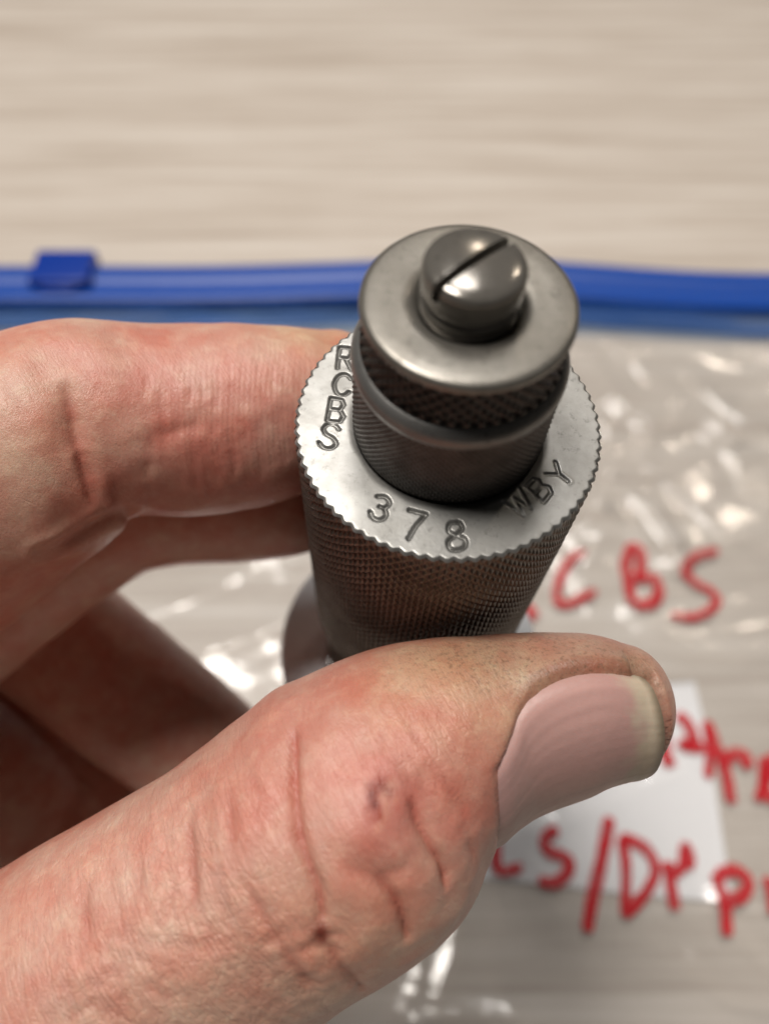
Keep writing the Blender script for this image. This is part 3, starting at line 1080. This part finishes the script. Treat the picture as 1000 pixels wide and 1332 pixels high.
# sore bump on the knuckle
p = hit(486, 1045)
d = np.linalg.norm(hv - p, axis=1)
disp += 0.42 * np.exp(-(d / 2.2) ** 2) - 0.06 * np.exp(-((d - 3.6) / 0.9) ** 2)
p2 = hit(489, 1040)
d2 = np.linalg.norm(hv - p2, axis=1)
rough_n = vnoise(hv[:, 0] * 1.0, hv[:, 2] + hv[:, 1] * 0.7, 0.55, 77)
disp += 0.06 * rough_n * np.exp(-(d2 / 1.5) ** 2) - 0.03 * np.exp(-(d2 / 0.8) ** 2)
w = (0.6 * np.exp(-(d2 / 2.6) ** 2))[:, None]
colr = colr * (1 - w) + np.array([0.52, 0.21, 0.18]) * w
sc_l = on_skin([(497, 1016), (487, 1028), (483, 1040), (487, 1052), (491, 1062)])
w = (0.95 * np.exp(-(seg_dist(hv, sc_l) / 0.42) ** 2) * np.clip(0.95 + 0.4 * rough_n, 0.6, 1))[:, None]
colr = colr * (1 - w) + np.array([0.30, 0.035, 0.015]) * w
for fx_, fy_ in ((497, 1036), (500, 1048), (494, 1072), (488, 1078), (506, 1022), (512, 1040), (500, 1060)):
    tint(fx_, fy_, 0.28, (0.70, 0.46, 0.34), 0.4)
for sx_, sy_, rd, k in [(483, 1036, .26, .85), (486, 1047, .26, .85), (494, 1024, .34, .55), (505, 1030, .35, .45), (480, 1024, .3, .4), (417, 1213, .6, .97), (419, 1222, .4, .8), (397, 1268, .3, .45)]:
    tint(sx_, sy_, rd, (0.13, 0.018, 0.010), k)
# fullness between creases
for px, py, rad, k in [(452, 1090, 4.0, .1), (560, 1150, 2.6, .08), (600, 1110, 2.4, .1), (480, 1190, 3.5, .1), (120, 640, 3, .3)]:
    p = hit(px, py)
    if p is not None:
        disp += k * np.exp(-(np.linalg.norm(hv - p, axis=1) / rad) ** 2)

# ---- thumb nail: a curved plate set into the tip
NU, NV = 80, 110
TN0, TN1, AMX = 6.16, 9.36, 1.16
uu, vv_ = np.meshgrid(np.linspace(0, 1, NU), np.linspace(-1, 1, NV), indexing='ij')
t0 = TN0 + 0.12 * np.abs(vv_) ** 2.4
t1 = TN1 - 0.42 * np.abs(vv_) ** 2.6
tt = t0 + (t1 - t0) * uu
up = 0.80 + 0.80 * smoothstep(-0.1, 0.66, uu)
phi = np.where(vv_ > 0, vv_ * up, vv_ * AMX)
cap_r = np.sqrt(np.clip(1 - (np.clip(tt - 9.0, 0, 1) / 0.85) ** 2, 0.12, 1))


def thumb_surf(t, ph):
    """thumb surface with its rounded end (stations past 9 run over the end cap)"""
    base = thumb.at(np.minimum(t, 9.0), ph)
    ctr = np.stack([np.interp(np.minimum(t, 9.0), thumb.t, thumb.c[:, i]) for i in range(3)], -1)
    over = np.clip(t - 9.0, 0, 1)
    k = np.sqrt(np.clip(1 - (over / 1.0) ** 2, 0.05, 1))
    L = 0.75 * 4.6
    return ctr + (base - ctr) * k[..., None] + thumb.tan[-1] * (over * L * 1.02)[..., None]


nvp = thumb_surf(tt, phi)
du = np.gradient(nvp, axis=0)
dv = np.gradient(nvp, axis=1)
nn = np.cross(du, dv)
nn /= np.linalg.norm(nn, axis=-1)[..., None]
if (nn.reshape(-1, 3) @ NAILN).mean() < 0:
    nn = -nn
lift = 0.10 - 0.5 * smoothstep(0.80, 1.0, np.abs(vv_)) - 0.5 * smoothstep(0.14, 0.0, uu) + 0.10 * uu
lift += 0.007 * vnoise(vv_ * 10, uu * 0.8, 0.5, 51) + 0.007 * vnoise(vv_ * 22, uu * 0.7, 0.6, 52)
npos = nvp + nn * lift[..., None]
npos += thumb.tan[-1] * (0.12 * smoothstep(0.85, 1, uu))[..., None]
print('hand verts', len(hv), 'tris', 2 * len(hf))
# nail colours: pink bed, paler yellow-green free edge, grime along the rim
bed = np.array([0.50, 0.30, 0.275])
ncol = np.tile(bed, (NU, NV, 1))
tw = smoothstep(0.35, 0.0, uu)[..., None] * 0.4
ncol = ncol * (1 - tw) + np.array([0.40, 0.25, 0.25]) * tw
fe = smoothstep(0.74, 0.93, uu + 0.07 * vnoise(vv_ * 8, uu * 6, 1.0, 61) + 0.04 * vnoise(vv_ * 20, uu * 14, 1.0, 62) + 0.04 * vv_)[..., None]
ncol = ncol * (1 - 0.75 * fe) + (np.array([0.34, 0.29, 0.20]) + np.array([0.22, 0.22, 0.18]) * smoothstep(-0.2, 0.6, vv_)[..., None]) * 0.75 * fe
rimd = np.maximum(smoothstep(0.93, 1.0, uu), smoothstep(0.88, 1.0, np.abs(vv_)))[..., None]
ncol = ncol * (1 - 0.75 * rimd) + np.array([0.12, 0.085, 0.05]) * 0.75 * rimd
streak = (0.5 + 0.5 * vnoise(vv_ * 16, uu * 1.5, 0.6, 64))[..., None]
ncol = ncol * (0.91 + 0.13 * streak)
lo = smoothstep(-0.2, -0.9, vv_)[..., None] * 0.45
ncol = ncol * (1 - lo) + np.array([0.36, 0.25, 0.13]) * lo

# seat the nail: lower the skin beneath it, raise the folds around it
kd = KDTree(NU * NV)
flat = nvp.reshape(-1, 3)
for i, q in enumerate(flat):
    kd.insert(Vector(q), i)
kd.balance()
uf, vf = uu.ravel(), vv_.ravel()
tipc = thumb.at(np.array(8.0), np.array(0.0))
near = np.where(np.linalg.norm(hv - tipc, axis=1) < 18)[0]
for i in near:
    q, j, dist = kd.find(Vector(hv[i]))
    if dist > 3.0:
        continue
    u_, v_ = uf[j], vf[j]
    inner = min(smoothstep(0.02, 0.10, u_), smoothstep(0.99, 0.86, abs(v_)))
    if dist < 1.2:
        disp[i] -= 0.4 * inner
    e = (1 - inner)
    if u_ < 0.9:
        disp[i] += (0.06 + 0.32 * smoothstep(0.3, 0.6, u_)) * e * math.exp(-(max(dist - 0.15, 0) / 1.0) ** 2)
        g = e * math.exp(-((dist - 0.1) / 0.3) ** 2) * (0.12 + 0.5 * smoothstep(0.25, 0.5, u_))
        colr[i] = colr[i] * (1 - g) + np.array([0.22, 0.10, 0.06]) * g
    g = 0.5 * smoothstep(0.75, 1.0, u_) * math.exp(-(dist / 1.5) ** 2)
    colr[i] = colr[i] * (1 - g) + np.array([0.16, 0.11, 0.06]) * g

# low, soft unevenness of flesh
disp += 0.08 * vnoise(hv[:, 0] + 0.3 * hv[:, 2], hv[:, 1] + hv[:, 2], 6, 71) + 0.05 * vnoise(hv[:, 0] - hv[:, 2], hv[:, 1] + 0.5 * hv[:, 2], 2.2, 72)
hv2 = hv + hn * disp[:, None]
ed = np.vstack([hf[:, [0, 1]], hf[:, [1, 2]], hf[:, [2, 3]], hf[:, [3, 0]]])
cnt = np.bincount(ed[:, 0], minlength=len(hv)).astype(float)[:, None]
for _ in range(1):      # relax the surface a little so creases close softly
    acc = np.stack([np.bincount(ed[:, 0], weights=hv2[ed[:, 1], k], minlength=len(hv)) for k in range(3)], 1)
    hv2 = hv2 * 0.5 + acc / np.maximum(cnt, 1) * 0.5
# flesh stops at the steel: press skin out of the die's head
rel = hv2 - np.array([AX[0], AX[1], Z0])
rel[:, 0] -= rel[:, 2] * TX
rel[:, 1] -= rel[:, 2] * TY
rad = np.hypot(rel[:, 0], rel[:, 1])
m = (rad < 11.02) & (rel[:, 2] < 0.2) & (rel[:, 2] > -33)
k = 11.02 / np.maximum(rad[m], 1e-3)
hv2[m, 0] = AX[0] + rel[m, 0] * k + rel[m, 2] * TX
hv2[m, 1] = AX[1] + rel[m, 1] * k + rel[m, 2] * TY

hand_root = np.array([P(-200, 1250, 75)[0], P(-200, 1250, 75)[1], hv2[:, 2].min()])
hand = thing('hand', 'bare hand with a sore bump on the thumb knuckle, gripping the steel die', 'hand', hand_root)
flesh = child('flesh', hv2, hf, M_SKIN, hand, True, colr)
det = np.zeros((len(hv2), 4), np.float32)


def patch(px, py, rad, k):
    q = hit(px, py)
    return 0 if q is None else k * np.exp(-(np.linalg.norm(hv - q, axis=1) / rad) ** 2)


det[:, 0] = np.clip(patch(330, 520, 5, 1) + patch(260, 520, 4.5, .8) + patch(390, 520, 5, 1) + patch(470, 880, 4, .7) + patch(400, 910, 4, .7), 0, 1)
det[:, 1] = np.clip(0.15 + patch(300, 1280, 9, .7) + patch(120, 1260, 9, .5) + patch(230, 1150, 6, .3) - patch(20, 520, 9, .07) + patch(560, 960, 4, .4), 0, 1)
det[:, 2] = np.clip(patch(600, 855, 3.5, .7) + patch(680, 850, 4, .9) + patch(760, 850, 3.5, .8) + patch(830, 865, 3, .8) + patch(520, 870, 3, .4), 0, 1)
da = flesh.data.color_attributes.new('detail', 'FLOAT_COLOR', 'POINT')
da.data.foreach_set('color', det.ravel())
flesh.data.color_attributes.active_color_index = 0
child('thumb_nail', npos.reshape(-1, 3), grid_faces(NU, NV), M_NAIL, hand, True, ncol.reshape(-1, 3))
